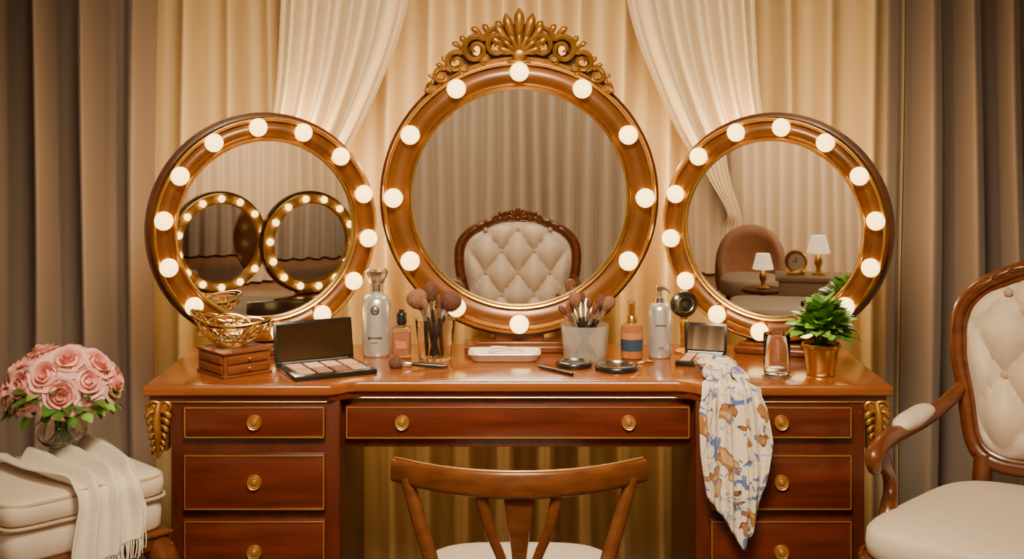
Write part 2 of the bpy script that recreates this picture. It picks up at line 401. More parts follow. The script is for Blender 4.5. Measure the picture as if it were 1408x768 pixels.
# ------------------------------------------------------------------ seats
def tuft(x, z, px, pz):
    a = x/px+z/pz; b = x/px-z/pz
    return (abs(sin(pi*a))*abs(sin(pi*b)))**.42
def cabriole(x, y, z1, dx, dy, r=.026):
    return g_sweep([(x, y, z1), (x+dx*.030, y+dy*.030, z1-.07), (x+dx*.022, y+dy*.022, z1*.5), (x-dx*.002, y-dy*.002, z1*.22), (x+dx*.010, y+dy*.010, .035), (x+dx*.034, y+dy*.034, .012)],
                   [r*1.15, r*1.2, r*.72, r*.5, r*.5, r*.55], up=(dy, -dx, 0.01), seg=12)
def armchair(name, loc, rz, hs, ht, arm_h=.155):
    e = empty(name, loc, rz)
    zb = hs+.035; zt = ht
    half = [(0, zt-.035), (.09, zt-.045), (.17, zt-.075), (.235, zt-.115), (.272, zt-.175), (.272, zt-.27), (.252, zt-.36), (.225, zb+.04), (.17, zb), (.08, zb-.004)]
    out = half+[(0, zb-.006)]+[(-x, z) for x, z in half[1:][::-1]]
    tilt = radians(-9)
    M = T(0, 0, hs) @ Matrix.Rotation(tilt, 4, 'X') @ T(0, 0, -hs)
    g = G(); g.add(g_sweep([(x, 0, z) for x, z in out], .021, up=(0, 1, 0), flat=1.05, closed=True, dens=5, seg=12), 0, M)
    g.add(g_sweep([(x*.925, -.016, zb+(z-zb-.2)*.925+.2) for x, z in out], .006, up=(0, 1, 0), closed=True, dens=5, seg=8), 0, M)
    for s in (-1, 1):
        g.add(g_sweep([(s*.20, 0, zb+.02), (s*.205, .004, hs-.06), (s*.21, .02, hs*.5), (s*.215, .07, .01)], [.022, .024, .020, .016], up=(0, 1, 0)), 0)
    g.build('back_frame', WALN, e)
    h = G()
    for k in range(-3, 4):
        an = radians(k*25); ln = .058-.005*abs(k)
        h.add(lobe(.002*k, zt-.045, ln*sin(an), zt-.045+ln*cos(an), .012, y=-.016))
    for s in (-1, 1):
        q = G()
        q.add(spiral(.056, zt-.035, .019, radians(120), 1.4, -1, y=-.018, rw=.0075, tail=[(.02, -.016, zt-.008), (.035, -.016, zt-.010)]))
        q.add(spiral(.100, zt-.050, .016, radians(120), 1.3, -1, y=-.016, rw=.0065, tail=[(.06, -.016, zt-.016), (.08, -.016, zt-.024)]))
        q.add(lobe(.10, zt-.045, .16, zt-.062, .011, y=-.014)); q.add(lobe(.14, zt-.055, .20, zt-.085, .010, y=-.014)); q.add(lobe(.18, zt-.075, .235, zt-.115, .009, y=-.014))
        q.add(lobe(.07, zt-.035, .09, zt-.013, .009, y=-.016))
        h.add((q.v, q.f), 0, Matrix.Diagonal((s, 1, 1, 1)))
    h.add(g_ell((0, -.02, zt-.045), (.014, .01, .014), 12, 8))
    G().add((h.v, h.f), 0, M).build('crest_carving', WALN2, e)
    oc = catmull(out, 6, True); cz = (zt+zb)/2-.01; n = len(oc); NR = 54
    PX, PZ = .150, .20
    V = []; F = []
    def dep(x, z, r):
        return -.010-.074*(1-r**7)*(.22+.78*tuft(x, z-cz+.04, PX, PZ))
    for j in range(NR+1):
        r = j/NR
        for i in range(n):
            x = oc[i][0]*.925*r; z = cz+(oc[i][1]-cz)*.925*r
            V.append(Vector((x, dep(x, z, r), z)))
    for j in range(NR):
        for i in range(n):
            F.append((j*n+i, j*n+(i+1) % n, (j+1)*n+(i+1) % n, (j+1)*n+i))
    g = G(); g.add((V, F), 0, M)
    V2 = [Vector((v.x, .012+(-.012-v.y)*.2, v.z)) for v in V]
    g.add((V2, F), 0, M)
    for a in range(-6, 7):
        for b in range(-6, 7):
            x = PX*(a+b)/2; z = PZ*(a-b)/2+cz-.04
            hw = .235 if z < zt-.14 else .235-(z-(zt-.14))*1.6
            if abs(x) < hw-.01 and zb+.03 < z < zt-.075:
                g.add(g_ell((x, -.033, z), (.011, .009, .011), 12, 8), 1, M)
    g.build('tufted_back', [CREAM, CREAM2], e, ang=80)
    sw, sd = .31, .27
    v, f = g_ell((0, -.27, hs-.045), (sw, sd+.01, .05), 56, 18, .45, .42)
    v = [Vector((p.x*(1-.13*(p.y+.27)/.27), p.y, p.z+(.018*(1-min(1, (p.x/.3)**2))*(1-min(1, ((p.y+.27)/.27)**2)) if p.z > hs-.04 else 0))) for p in v]
    one((v, f), 'seat_cushion', CREAM, e, ang=80)
    v, f = g_ell((0, -.27, hs-.105), (sw+.008, sd+.018, .035), 56, 10, .25, .42)
    v = [Vector((p.x*(1-.13*(p.y+.27)/.27), p.y, p.z)) for p in v]
    g = G(); g.add((v, f))
    pip = []
    for i in range(48):
        a = 2*pi*i/48; y = (sd+.018)*spow(sin(a), .42); x = (sw+.008)*spow(cos(a), .42)*(1-.13*y/.27)
        pip.append((x, y-.27, hs-.078))
    g.add(g_sweep(pip, .006, closed=True, dens=1, seg=8))
    for s in (-1, 1):
        g.add(cabriole(s*.285, -.515, hs-.08, s*.7, -.7, .030))
        g.add(lobe(s*.285, hs-.10, s*.285, hs-.20, .018, y=-.56)); g.add(lobe(s*.285, hs-.09, s*.255, hs-.15, .012, y=-.56)); g.add(lobe(s*.285, hs-.09, s*.315, hs-.15, .012, y=-.555))
    for k in range(-3, 4): g.add(lobe(0, hs-.085, .012*k, hs-.15+.007*abs(k), .007, y=-.56))
    g.build('seat_frame', WALN, e)
    g = G(); gp = G()
    za = hs+arm_h; q = arm_h/.205
    for s in (-1, 1):
        g.add(g_sweep([(s*.258, .03, za+.06), (s*.278, -.05, za+.030), (s*.300, -.16, za+.006), (s*.314, -.30, za+.002), (s*.318, -.39, za-.004), (s*.318, -.435, za-.020), (s*.318, -.432, za-.046), (s*.318, -.408, za-.046), (s*.318, -.404, za-.030)],
                      [.018, .018, .018, .019, .021, .020, .015, .011, .008], up=(1, 0, 0), seg=12))
        g.add(g_sweep([(s*.318, -.395, za-.01), (s*.320, -.375, za-.06*q), (s*.322, -.325, za-.12*q), (s*.318, -.325, za-.18*q), (s*.312, -.36, za-.24*q), (s*.305, -.375, hs-.09)],
                      [.017, .019, .016, .017, .022, .024], up=(1, 0, 0), seg=12))
        gp.add(g_sweep([(s*.293, -.105, za+.026), (s*.298, -.14, za+.028), (s*.305, -.20, za+.022), (s*.311, -.26, za+.018), (s*.313, -.29, za+.010)], [.010, .024, .028, .025, .010], up=(0, 0, 1), flat=.72, seg=14))
    g.build('arms', WALN, e); gp.build('arm_pads', CREAM, e)
    return e
armchair('louis_armchair', (1.300, -.06, 0), radians(-35), .548, 1.110, .145)
armchair('louis_armchair', (.0, -2.02, 0), radians(180), .44, .968)

# desk chair, seen from behind, facing the desk
ch = empty('desk_chair', (.003, 0, 0))
rail = []
for i in range(13):
    t = -1+2*i/12; rail.append((.262*t, -.505+.095*t*t, .690+.004*t*t))
g = G(); g.add(g_sweep(rail, [.0098+.0022*(1-abs(-1+2*i/12)**2) for i in range(13)], up=(0, 0, 1), flat=2.35, seg=16, sq=.55, dens=3))
for s in (-1, 1):
    g.add(g_sweep([(s*.232, -.432, .685), (s*.208, -.435, .60), (s*.178, -.44, .50), (s*.165, -.445, .40), (s*.170, -.46, .2), (s*.18, -.49, .005)], [.014, .015, .016, .017, .015, .012], up=(0, 1, 0), flat=.9, seg=12, sq=.7))
    g.add(g_sweep([(s*.078, -.492, .672), (s*.062, -.487, .60), (s*.036, -.475, .53), (s*.018, -.462, .46), (s*.016, -.455, .42)], [.013, .011, .010, .010, .011], up=(0, 1, 0), flat=.75, seg=10, sq=.7))
    g.add(g_sweep([(s*.19, -.09, .39), (s*.19, -.085, .2), (s*.185, -.08, .005)], [.018, .016, .011], up=(0, 1, 0), seg=12, sq=.7))
    g.add(g_sweep([(s*.17, -.44, .385), (s*.19, -.09, .385)], .018, up=(0, 0, 1), flat=1.5, sq=.5, dens=1))
g.add(g_sweep([(0, -.497, .675), (0, -.49, .62), (0, -.475, .52), (0, -.462, .45), (0, -.458, .39)], [.034, .026, .014, .016, .022], up=(0, 1, 0), flat=.32, seg=12, sq=.5))
g.add(g_sweep([(-.17, -.45, .385), (.17, -.45, .385)], .016, up=(0, 0, 1), flat=1.5, sq=.5, dens=1))
g.add(g_sweep([(-.19, -.09, .385), (.19, -.09, .385)], .016, up=(0, 0, 1), flat=1.5, sq=.5, dens=1))
g.build('frame', WALN2, ch, ang=50)
g = G()
g.add(g_sweep([(x*.985, y-.001, z+.0275-.002*abs(x/.262)) for x, y, z in rail], .0022, dens=3, seg=6)); g.build('gilt_edge', GOLDL, ch)
v, f = g_ell((0, -.265, .415), (.215, .185, .03), 48, 12, .5, .55)
one((v, f), 'seat_cushion', CREAM, ch, ang=80)

# ottoman
ot = empty('upholstered_ottoman', (-1.055, -.165, 0), radians(45))
hs = .625; q = .19
g = G(); g.add(g_ell((0, 0, hs-.030), (q, q, .032), 56, 14, .35, .22)); g.add(g_ell((0, 0, hs-.095), (q-.004, q-.004, .045), 56, 14, .28, .22)); g.build('cushion', CREAM, ot, ang=80)
g = G()
for zz, rr in ((hs-.057, q+.001), (hs-.012, q-.005)):
    g.add(g_sweep([(rr*spow(cos(2*pi*i/64), .22), rr*spow(sin(2*pi*i/64), .22), zz) for i in range(64)], .0045, closed=True, dens=1, seg=8))
g.build('piping', CREAM2, ot)
g = G(); g.add(g_box(0, 0, hs-.155, 2*q-.004, 2*q-.004, .045, .008, 3)); g.add(g_box(0, 0, hs-.140, 2*q+.008, 2*q+.008, .010, .004, 3))
for sx in (-1, 1):
    for sy in (-1, 1): g.add(cabriole(sx*(q-.03), sy*(q-.03), hs-.16, sx*.7, sy*.7, .028))
g.build('frame', WALN, ot)
g = G()
for sx in (-1, 1):
    for sy in (-1, 1):
        g.add(g_box(sx*(q-.012), sy*(q-.012), hs-.168, .03, .03, .008, .003))
g.build('gilt_blocks', GOLDL, ot)

# throw draped over the ottoman's edge
th = empty('fringed_throw', (-1.055, -.165, 0), radians(-45))
path = catmull([(-.13, hs+.012), (-.06, hs+.014), (.05, hs+.010), (.14, hs+.012), (.182, hs+.007), (.206, hs-.014), (.213, hs-.06), (.217, hs-.10), (.220, hs-.145)], 7)
NP = len(path)-1
def tfn(u, v):
    j = min(NP, round(v*NP)); qx, z = path[j]; s = -1+2*u
    half = .130-.050*min(1, v*1.5)+.010*sin(v*9)
    if v > .6:
        k = (v-.6)/.4
        z -= k*(.040*(-s)+.005)
        half += .006*k
    ctr = .038-.02*v
    rip = .014*sin(u*2*pi*3.5+v*2.)+.005*sin(u*2*pi*7+1)
    if v < .55: return (qx+.02*sin(u*5)*(1-v), ctr+s*half, max(z+rip+.006, hs+.003))
    return (qx+max(rip, -.007)+.004, ctr+s*half, z+.003)
one(g_grid(tfn, 80, NP), 'cloth', THROW, th, solid=.004, ang=180)
g = G()
for i in range(54):
    u = i/53; p = Vector(tfn(u, 1.)); L = .038+.006*R.random()
    g.add(g_sweep([p, p+Vector((.002, R.uniform(-.003, .003), -L*.5)), p+Vector((0, R.uniform(-.005, .005), -L))], [.0018, .0015, .0012], up=(0, 1, 0), seg=5, dens=2))
g.build('fringe', THROW, th)

# ------------------------------------------------------------------ flowers
def g_leaf(L, W, curve=.3, fold=.25):
    return g_grid(lambda u, v: ((2*u-1)*W*sin(pi*min(1, v**.85)+.0001)**.8 if v < 1 else 0, L*v, -curve*L*v*v+fold*abs(2*u-1)*W*sin(pi*v**.85)), 4, 7)
def add_rose(g, c, d, Rr):
    M = T(*c) @ Vector(d).to_track_quat('Z', 'Y').to_matrix().to_4x4()
    for li, (n, rr, hh) in enumerate([(3, .18, 1.04), (3, .34, 1.02), (4, .54, .95), (5, .76, .82), (5, .98, .60), (6, 1.14, .34)]):
        off = R.random()*6
        for k in range(n):
            p0 = off+2*pi*k/n; wd = pi/n*1.45; jit = R.uniform(.94, 1.06); tl = R.uniform(-.05, .05)
            def fn(u, v):
                s = 2*u-1; ph = p0+s*wd*(.55+.45*v); vv = v
                rho = Rr*rr*jit*(.30+.70*sin(vv*pi/2)**.7)*(1+.05*s+.04*sin(s*4+p0))
                rho += Rr*.18*rr*max(0, vv-.7)/.3
                z = Rr*(hh*vv**.85*(1-.16*s*s*vv))-Rr*.22*rr*max(0, vv-.75)/.25*(1-.3*s*s)+tl*Rr*vv
                return (rho*cos(ph), rho*sin(ph), z-Rr*.35)
            g.add(g_grid(fn, 7, 8), 0 if li > 2 else 1, M)
bq = empty('rose_bouquet_in_vase', (-1.076, -.055, hs+.0225))
vp = [(0, 0), (.030, 0), (.034, .004), (.050, .018), (.060, .038), (.058, .056), (.046, .070), (.040, .075), (.037, .073), (.043, .067), (.054, .054), (.056, .038), (.047, .021), (.030, .009), (0, .008)]
one(g_lathe(vp, 36), 'glass_bowl', GLASS, bq)
g = G()
for i in range(14):
    a = i*2.4; g.add(g_sweep([(.028*cos(a), .028*sin(a), .014), (.012*cos(a+1), .012*sin(a+1), .05), (.03*cos(a+.5), .03*sin(a+.5), .12)], .0025, seg=6, dens=3))
g.build('stems', LEAF, bq)
g = G(); cz = .140
pts = []
for i in range(18):
    zz = 1-1.15*(i+.5)/18; rr = math.sqrt(max(0, 1-zz*zz)); a = i*2.39996+.4
    pts.append((rr*cos(a), rr*sin(a), zz))
for d in pts:
    Rr = R.uniform(.042, .050); k = R.uniform(.94, 1.10)
    add_rose(g, (d[0]*.106*k, d[1]*.082*k, cz+d[2]*.072*k), (d[0], d[1]-.15, d[2]+.10), Rr)
g.build('roses', [PINK, PINKD], bq, ang=180)
g = G()
for i in range(64):
    a = i*2.39996; el = R.uniform(-.55, .45)
    d = Vector((cos(a), sin(a)*.9, el)).normalized(); M = T(d.x*.088, d.y*.070, cz-.024+d.z*.06) @ d.to_track_quat('Y', 'Z').to_matrix().to_4x4() @ Matrix.Rotation(R.uniform(-.6, .6), 4, 'Y')
    g.add(g_leaf(R.uniform(.045, .070), R.uniform(.014, .02)), R.choice((0, 0, 0, 1)), M)
g.build('leaves', [LEAF, LEAFB], bq, ang=180)

# potted plant
pp = empty('potted_plant', (.757, .125, TZ+.001))
one(g_lathe([(0, 0), (.034, 0), (.036, .003), (.034, .008), (.035, .012), (.043, .060), (.044, .066), (.048, .069), (.0485, .076), (.046, .079), (.042, .077), (.041, .066), (0, .064)], 40), 'gold_pot', GOLD, pp)
one(g_lathe([(0, .069), (.0415, .069), (.0415, .062), (0, .062)], 24), 'soil', SOIL, pp)
g = G()
for i in range(210):
    a = i*2.39996; el = R.uniform(-.20, 1.45); rad = R.uniform(.012, .066)
    d = Vector((cos(a)*cos(el), sin(a)*cos(el), sin(el)))
    c = Vector((0, 0, .105))+Vector((d.x*rad, d.y*rad, d.z*rad*1.0))
    d2 = (d+Vector((0, 0, .25))).normalized()
    M = T(*c) @ d2.to_track_quat('Y', 'Z').to_matrix().to_4x4() @ Matrix.Rotation(R.uniform(-.5, .5), 4, 'Y')
    g.add(g_leaf(R.uniform(.034, .046), R.uniform(.014, .019), .45), R.choice((0, 1, 1)), M)
for i in range(22):
    a = i*2.4; g.add(g_sweep([(0.01*cos(a), .01*sin(a), .065), (.02*cos(a), .02*sin(a), .10), (.045*cos(a), .045*sin(a), .12+.02*R.random())], .0018, seg=5, dens=3), 0)
g.build('foliage', [LEAF, LEAFB], pp, ang=180)

# ------------------------------------------------------------------ items on the desk
jb = empty('wooden_jewelry_box', (-.715, .160, TZ+.0005), radians(42))
g = G(); a = .130
g.add(g_box(0, 0, .031, a, a, .056, .002)); g.add(g_box(0, 0, .0035, a+.008, a+.008, .007, .002)); g.add(g_box(0, 0, .0605, a+.010, a+.010, .006, .002))
g.build('case', BOXW, jb)
g = G()
for z in (.020, .044):
    g.add(g_box(0, -a/2-.002, z, a-.016, .006, .020, .002), 0); g.add(g_ell((0, -a/2-.009, z), (.0042, .0042, .0042), 12, 8), 1)
    g.add(g_box(-a/2-.002, 0, z, .006, a-.016, .020, .002), 0)
g.build('drawers', [BOXW, GOLD], jb)
bk = empty('gilt_glass_basket', (-.722, .160, TZ+.0655), radians(-6), 1.10)
def bf(u, v):
    an = 2*pi*u; r = .028+.054*v**.8; x = r*cos(an)*1.16; y = r*sin(an)*.72
    return (x, y, .004+.050*v**1.4+.020*v*cos(an)**2*(1.3 if cos(an) < 0 else .6))
one(g_grid(bf, 40, 8), 'glass_bowl', GLASS, bk, solid=.0015, ang=180)
g = G()
g.add(g_sweep([bf(i/36, 1.0) for i in range(36)], .0026, closed=True, dens=1, seg=8))
g.add(g_sweep([bf(i/36, .04) for i in range(36)], .0026, closed=True, dens=1, seg=8))
for k in range(9):
    u = k/9; g.add(g_sweep([bf(u+.10*j/6*(1 if k % 2 else -1), j/6) for j in range(7)], .0018, seg=6, dens=2))
for k in range(7):
    u = k/7+.05; g.add(g_sweep([bf(u+.045*cos(t), .55+.33*sin(t)) for t in [2*pi*i/14 for i in range(14)]], .0014, closed=True, dens=1, seg=6))
# openwork scrolled leaves rising inside the rim
for (x0, x1, yy, hh, ln) in [(-.075, .01, -.02, .034, .3), (-.045, .045, .012, .040, -.2), (-.01, .075, -.014, .030, .2), (-.06, .03, .026, .030, .1), (.0, .082, .022, .028, -.1)]:
    P = []
    for i in range(16):
        t = 2*pi*i/16; P.append(((x0+x1)/2+(x1-x0)/2*cos(t), yy+.006*sin(2*t), .046+hh*.62*sin(t)+ln*.04*cos(t)))
    g.add(g_sweep(P, .0019, closed=True, dens=1, seg=6))
    g.add(g_sweep([(x0, yy, .046+ln*-.04), ((x0+x1)/2, yy, .050), (x1, yy, .046+ln*.04)], .0015, dens=4, seg=6))
g.add(g_lathe([(0, 0), (.03, 0), (.03, .004), (0, .004)], 24, sx=1.2, sy=.8))
g.build('gilt_wire', GOLD, bk)
g = G()
for i in range(20):
    g.add(g_sweep([(-.040+.004*i, .02*sin(i*.9), .012+.003*cos(i*1.7)), (-.036+.004*i, .018*sin(i*.9+1), .022), (-.03+.0035*i, .016*sin(i*.9+2), .014)], .0022, seg=6, dens=3))
g.build('jewelry_chains', SILV, bk)

def palette(name, loc, rz, w, d, ld, lid_a, nx, ny, rim=.008):
    e = empty(name, loc, rz); h = .012
    g = G(); g.add(g_box(0, d/2, h/2, w, d, h, .003)); g.build('base', BLACK, e)
    g = G()
    cw = (w-2*rim)/nx; cd = (d-.010-2*rim)/ny
    for i in range(nx):
        for j in range(ny):
            g.add(g_box(-w/2+rim+cw*(i+.5), rim+cd*(j+.5), h+.0008, cw*.84, cd*.84, .003, .0008), (i*2+j*3) % 6)
    g.build('powder_pans', SKIN, e)
    M = T(0, d-.002, h) @ Matrix.Rotation(-lid_a, 4, 'X')
    g = G(); g.add(g_box(0, .003, ld/2, w, .007, ld, .003), 0, M); g.build('lid', BLACK, e)
    g = G(); g.add(g_box(0, -.0012, ld/2, w-.014, .002, ld-.014), 0, M); g.build('lid_mirror', MIRR, e)
    g = G(); g.add(g_sweep([(-w*.42, d, h), (w*.42, d, h)], .004, dens=1)); g.build('hinge', SILV, e)
palette('eyeshadow_palette', (-.445, .085, TZ+.0005), radians(27), .212, .175, .105, radians(12), 4, 2, .014)
palette('eyeshadow_palette', (.458, .215, TZ+.0005), radians(-18), .112, .140, .078, radians(12), 3, 2, .009)

# lotion bottle
lb = empty('lotion_bottle', (-.380, .375, TZ+.0005))
one(g_lathe([(0, 0), (.036, 0), (.039, .004), (.0395, .01), (.0395, .135), (.037, .15), (.028, .161), (.019, .165), (.018, .172), (0, .172)], 40), 'bottle', SATIN, lb)
one(g_lathe([(0, .170), (.017, .170), (.017, .186), (.020, .188), (.020, .193), (0, .193)], 32), 'collar', SILV, lb)
one(g_lathe([(0, .192), (.019, .192), (.022, .197), (.031, .222), (.031, .227), (.024, .233), (.012, .231), (0, .229)], 12), 'faceted_cap', SILV, lb, ang=20)
g = G(); g.add(g_ell((0, -.0385, .125), (.012, .003, .013), 24, 10), 0)
for k in range(7): g.add(g_box(-.0165+.0055*k, -.0388+.00035*abs(k-3)*.9, .052, .0035, .002, .006), 1)
g.add(g_ell((0, -.0402, .125), (.008, .002, .009), 20, 8), 2)
g.add(g_box(0, -.0402, .040, .018, .001, .0015), 1)
g.build('label', [LABELB, BLACK, SILV], lb)
# perfume
pf = empty('perfume_bottle', (-.310, .345, TZ+.0005))
g = G(); g.add(g_box(0, 0, .042, .052, .034, .084, .007, 4)); g.build('glass_body', GLASS, pf)
g = G(); g.add(g_box(0, 0, .036, .043, .025, .060, .005, 4)); g.build('perfume', PINKG, pf)
one(g_lathe([(0, .083), (.011, .083), (.011, .090), (.0135, .091), (.0135, .117), (.012, .119), (.008, .119), (.007, .127), (0, .127)], 28), 'cap', BLACK, pf)
one(g_lathe([(0, .082), (.0145, .082), (.0145, .087), (0, .087)], 28), 'collar', SILV, pf)
g = G(); g.add(g_box(0, -.0176, .036, .028, .001, .020)); g.build('label', LABELO, pf)

def add_brush(g, p, d, L, hr, hl, light=False, flat=1., hrad=.0050):
    p = Vector(p); d = Vector(d).normalized(); q = lambda t: tuple(p+d*t)
    up = (0, 1, 0)
    g.add(g_sweep([q(0), q(L*.1), q(L*.45), q(L*.62)], [.002, hrad*.8, hrad, hrad*.8], up=up, seg=10, dens=4), 0)
    g.add(g_sweep([q(L*.60), q(L*.70), q(L-hl)], [hrad*.9, hrad*1.05, max(hr*.55, hrad)], up=up, seg=12, flat=flat, dens=3), 1)
    hh = [(0, .50), (.12, .72), (.35, .96), (.6, 1.0), (.82, .80), (.94, .48), (1, .12)]
    g.add(g_sweep([q(L-hl+hl*t) for t, _ in hh], [hr*w for _, w in hh], up=up, seg=16, flat=flat, dens=3), 3 if light else 2)
BM = [BLACKM, SILV, BRIST, BRIST2]
def cup(name, loc, rt, rbm, h, mat, thick=.003):
    e = empty(name, loc)
    one(g_lathe([(0, 0), (rbm, 0), (rbm+.001, .003), (rt, h-.002), (rt-.0005, h), (rt-thick+.0005, h), (rt-thick, h-.003), (rbm-thick+.001, .008), (0, .008)], 44), 'cup', mat, e)
    return e
c1 = cup('makeup_brush_cup', (-.219, .32, TZ+.0005), .053, .042, .106, GLASS, .0018)
g = G()
for (bx, by, tx, ty, L, hr, hl, li, fl) in [(.012, 0, -.050, -.010, .188, .0285, .050, 1, .8), (.004, .012, -.012, .012, .195, .0175, .052, 0, .8), (-.014, 0, .048, -.008, .182, .0285, .052, 0, .8),
                                     (.02, -.015, .010, -.02, .165, .0075, .035, 0, .6), (-.02, -.012, -.028, -.026, .155, .010, .03, 1, .8), (-.006, -.020, .028, .022, .17, .012, .04, 1, .8), (.0, -.005, -.034, .024, .165, .011, .036, 0, .8)]:
    b = Vector((bx, by, .010)); add_brush(g, b, Vector((tx, ty, .17))-b, L, hr, hl, li, fl, .006)
g.build('brushes', BM, c1)
c2 = cup('makeup_brush_cup', (.178, .325, TZ+.0005), .064, .056, .092, FROST)
g = G()
for (bx, by, tx, ty, L, hr, hl, li) in [(.03, 0, -.075, -.01, .165, .008, .03, 0), (.02, .01, -.045, .01, .155, .009, .032, 1), (.01, 0, -.025, -.02, .178, .0155, .042, 1), (0, .01, -.005, .015, .165, .0075, .03, 0), (-.01, -.01, .012, -.01, .155, .009, .03, 0),
                                    (-.01, 0, .040, .0, .17, .013, .04, 0), (-.02, 0, .062, -.015, .182, .0165, .04, 1), (-.03, 0, .075, .01, .165, .009, .03, 0), (.02, -.02, -.06, -.03, .13, .006, .025, 0), (-.02, -.02, .03, -.03, .15, .007, .03, 0), (-.02, .02, .055, .03, .16, .011, .035, 0)]:
    b = Vector((bx, by, .010)); add_brush(g, b, Vector((tx, ty, .15))-b, L, hr, hl, li)
g.build('brushes', BM, c2)
lbz = empty('makeup_brush', (-.178, .195, TZ))
g = G(); add_brush(g, (0, 0, .006), (-1, .04, .060), .152, .0185, .036, False, .8, .0060)
g.build('brush', BM, lbz)
tr = empty('ceramic_tray', (-.035, .315, TZ+.0005))
def rr(w, d, n=48, e=.25): return [(w*spow(cos(2*pi*i/n), e), d*spow(sin(2*pi*i/n), e)) for i in range(n)]
V = []; F = []; prof = [(.0, .0, .0), (.078, .036, .0), (.084, .042, .004), (.094, .050, .020), (.096, .052, .021), (.095, .051, .023), (.090, .047, .021), (.080, .039, .010), (0, 0, .009)]
for (w, d, z) in prof:
    for x, y in rr(max(w, 1e-4), max(d, 1e-4)): V.append(Vector((x, y, z)))
for j in range(len(prof)-1):
    for i in range(48): F.append((j*48+i, j*48+(i+1) % 48, (j+1)*48+(i+1) % 48, (j+1)*48+i))
one((V, F), 'dish', WHITE, tr)
g = G(); g.add(g_sweep([(-.035, .005, .030), (0, 0, .031), (.05, -.025, .026)], [.005, .0035, .003], seg=8)); g.add(g_sweep([(-.03, -.02, .026), (.045, .01, .026)], .0035, seg=8, dens=1)); g.add(g_sweep([(-.025, -.02, .0255), (-.040, -.024, .0255)], .006, seg=10, dens=1))
g.build('cotton_sticks', CREAM, tr)

def compact(loc, r):
    e = empty('powder_compact', loc)
    one(g_lathe([(0, 0), (r*.95, 0), (r, .003), (r, .009), (r*.96, .012), (r*.86, .0125), (r*.85, .0105), (0, .0105)], 44), 'case', BLACK, e)
    one(g_lathe([(r*.85, .0105), (r*.86, .0135), (r*.82, .0140), (r*.80, .0110)], 44), 'ring', SILV, e)
    one(g_lathe([(0, .0125), (r*.5, .0122), (r*.78, .0112), (r*.80, .0105)], 36), 'lid_inset', SMOKE, e)
compact((.145, .225, TZ+.0005), .047); compact((.252, .185, TZ+.0005), .056)
g = G(); e = empty('eyeliner_pencil', (.0, 0, TZ))
g.add(g_sweep([(.050, .205, .005), (.060, .193, .005), (.118, .125, .005)], [.001, .0046, .0046], seg=8, dens=1), 0); g.add(g_sweep([(.118, .125, .005), (.136, .106, .005)], .0049, seg=8, dens=1), 1)
g.build('pencil', [BLACKM, BLACK], e)
e = empty('gold_hair_clip', (.330, .255, TZ)); g = G(); g.add(g_sweep([(-.018, 0, .003), (.0, .004, .005), (.026, .012, .003)], [.0015, .004, .002], seg=8)); g.build('clip', GOLD, e)
sr = empty('serum_bottle', (.303, .335, TZ+.0005))
one(g_lathe([(0, 0), (.026, 0), (.029, .003), (.029, .078), (.026, .088), (.014, .094), (0, .094)], 36), 'bottle', AMBER, sr)
one(g_lathe([(.0292, .022), (.0298, .022), (.0298, .052), (.0292, .052)], 36), 'label', LABELB, sr)
one(g_lathe([(.0292, .053), (.0296, .053), (.0296, .070), (.0292, .070)], 36), 'label_band', LABELO, sr)
one(g_lathe([(0, .093), (.0145, .093), (.0145, .110), (.012, .113), (.010, .113), (0, .113)], 28), 'collar', GOLD, sr)
one(g_lathe([(0, .112), (.010, .112), (.0105, .128), (.0115, .140), (.0105, .150), (.006, .153), (0, .153)], 24), 'dropper_bulb', GLASS, sr)
one(g_lathe([(0, .113), (.006, .113), (.007, .145), (0, .147)], 16), 'dropper_core', GOLD, sr)
pb = empty('pump_lotion_bottle', (.379, .350, TZ+.0005))
one(g_lathe([(0, 0), (.028, 0), (.031, .003), (.0315, .008), (.0315, .125), (.029, .136), (.020, .144), (.014, .146), (0, .146)], 36), 'bottle', SATIN, pb)
one(g_lathe([(0, .145), (.0145, .145), (.0145, .158), (.012, .160), (.006, .161), (.005, .176), (.012, .177), (.013, .187), (.010, .190), (0, .190)], 28), 'pump', SILV, pb)
g = G(); g.add(g_sweep([(0, 0, .183), (.010, -.010, .184), (.022, -.020, .180), (.025, -.022, .172)], [.006, .005, .004, .003], seg=8)); g.build('nozzle', SILV, pb)
g = G()
for k in range(6): g.add(g_box(-.012+.0048*k, -.0310+.0003*abs(k-2.5), .088, .003, .0015, .005))
g.add(g_box(0, -.0315, .030, .016, .001, .0015)); g.add(g_box(0, -.0315, .026, .010, .001, .0015)); g.build('label', BLACK, pb)
# standing hand mirror, black round head, gilt handle
hm = empty('hand_mirror', (.452, .420, TZ+.0005), radians(20), 1.05)
g = G()
g.add(g_lathe([(0, 0), (.024, 0), (.025, .004), (.018, .008), (.010, .012), (.008, .022), (.011, .030), (.008, .040), (.010, .06), (.012, .075), (.009, .085), (.013, .092), (0, .094)], 24), 0)
g.add(g_lathe([(.022, -.010), (.030, -.013), (.037, -.008), (.038, .002), (.034, .010), (0, .012), (0, -.006), (.022, -.010)], 36, 'y', c=(0, 0, .124), sy=.9), 1)
g.add(g_lathe([(0, -.0075), (.022, -.0075), (.022, -.003), (0, -.003)], 36, 'y', c=(0, 0, .124), sy=.9), 2)
g.add(g_lathe([(.021, -.011), (.0228, -.0125), (.0245, -.0105)], 36, 'y', c=(0, 0, .124), sy=.9), 0)
g.build('hand_mirror_body', [GOLD, BLACK, SMOKE], hm)
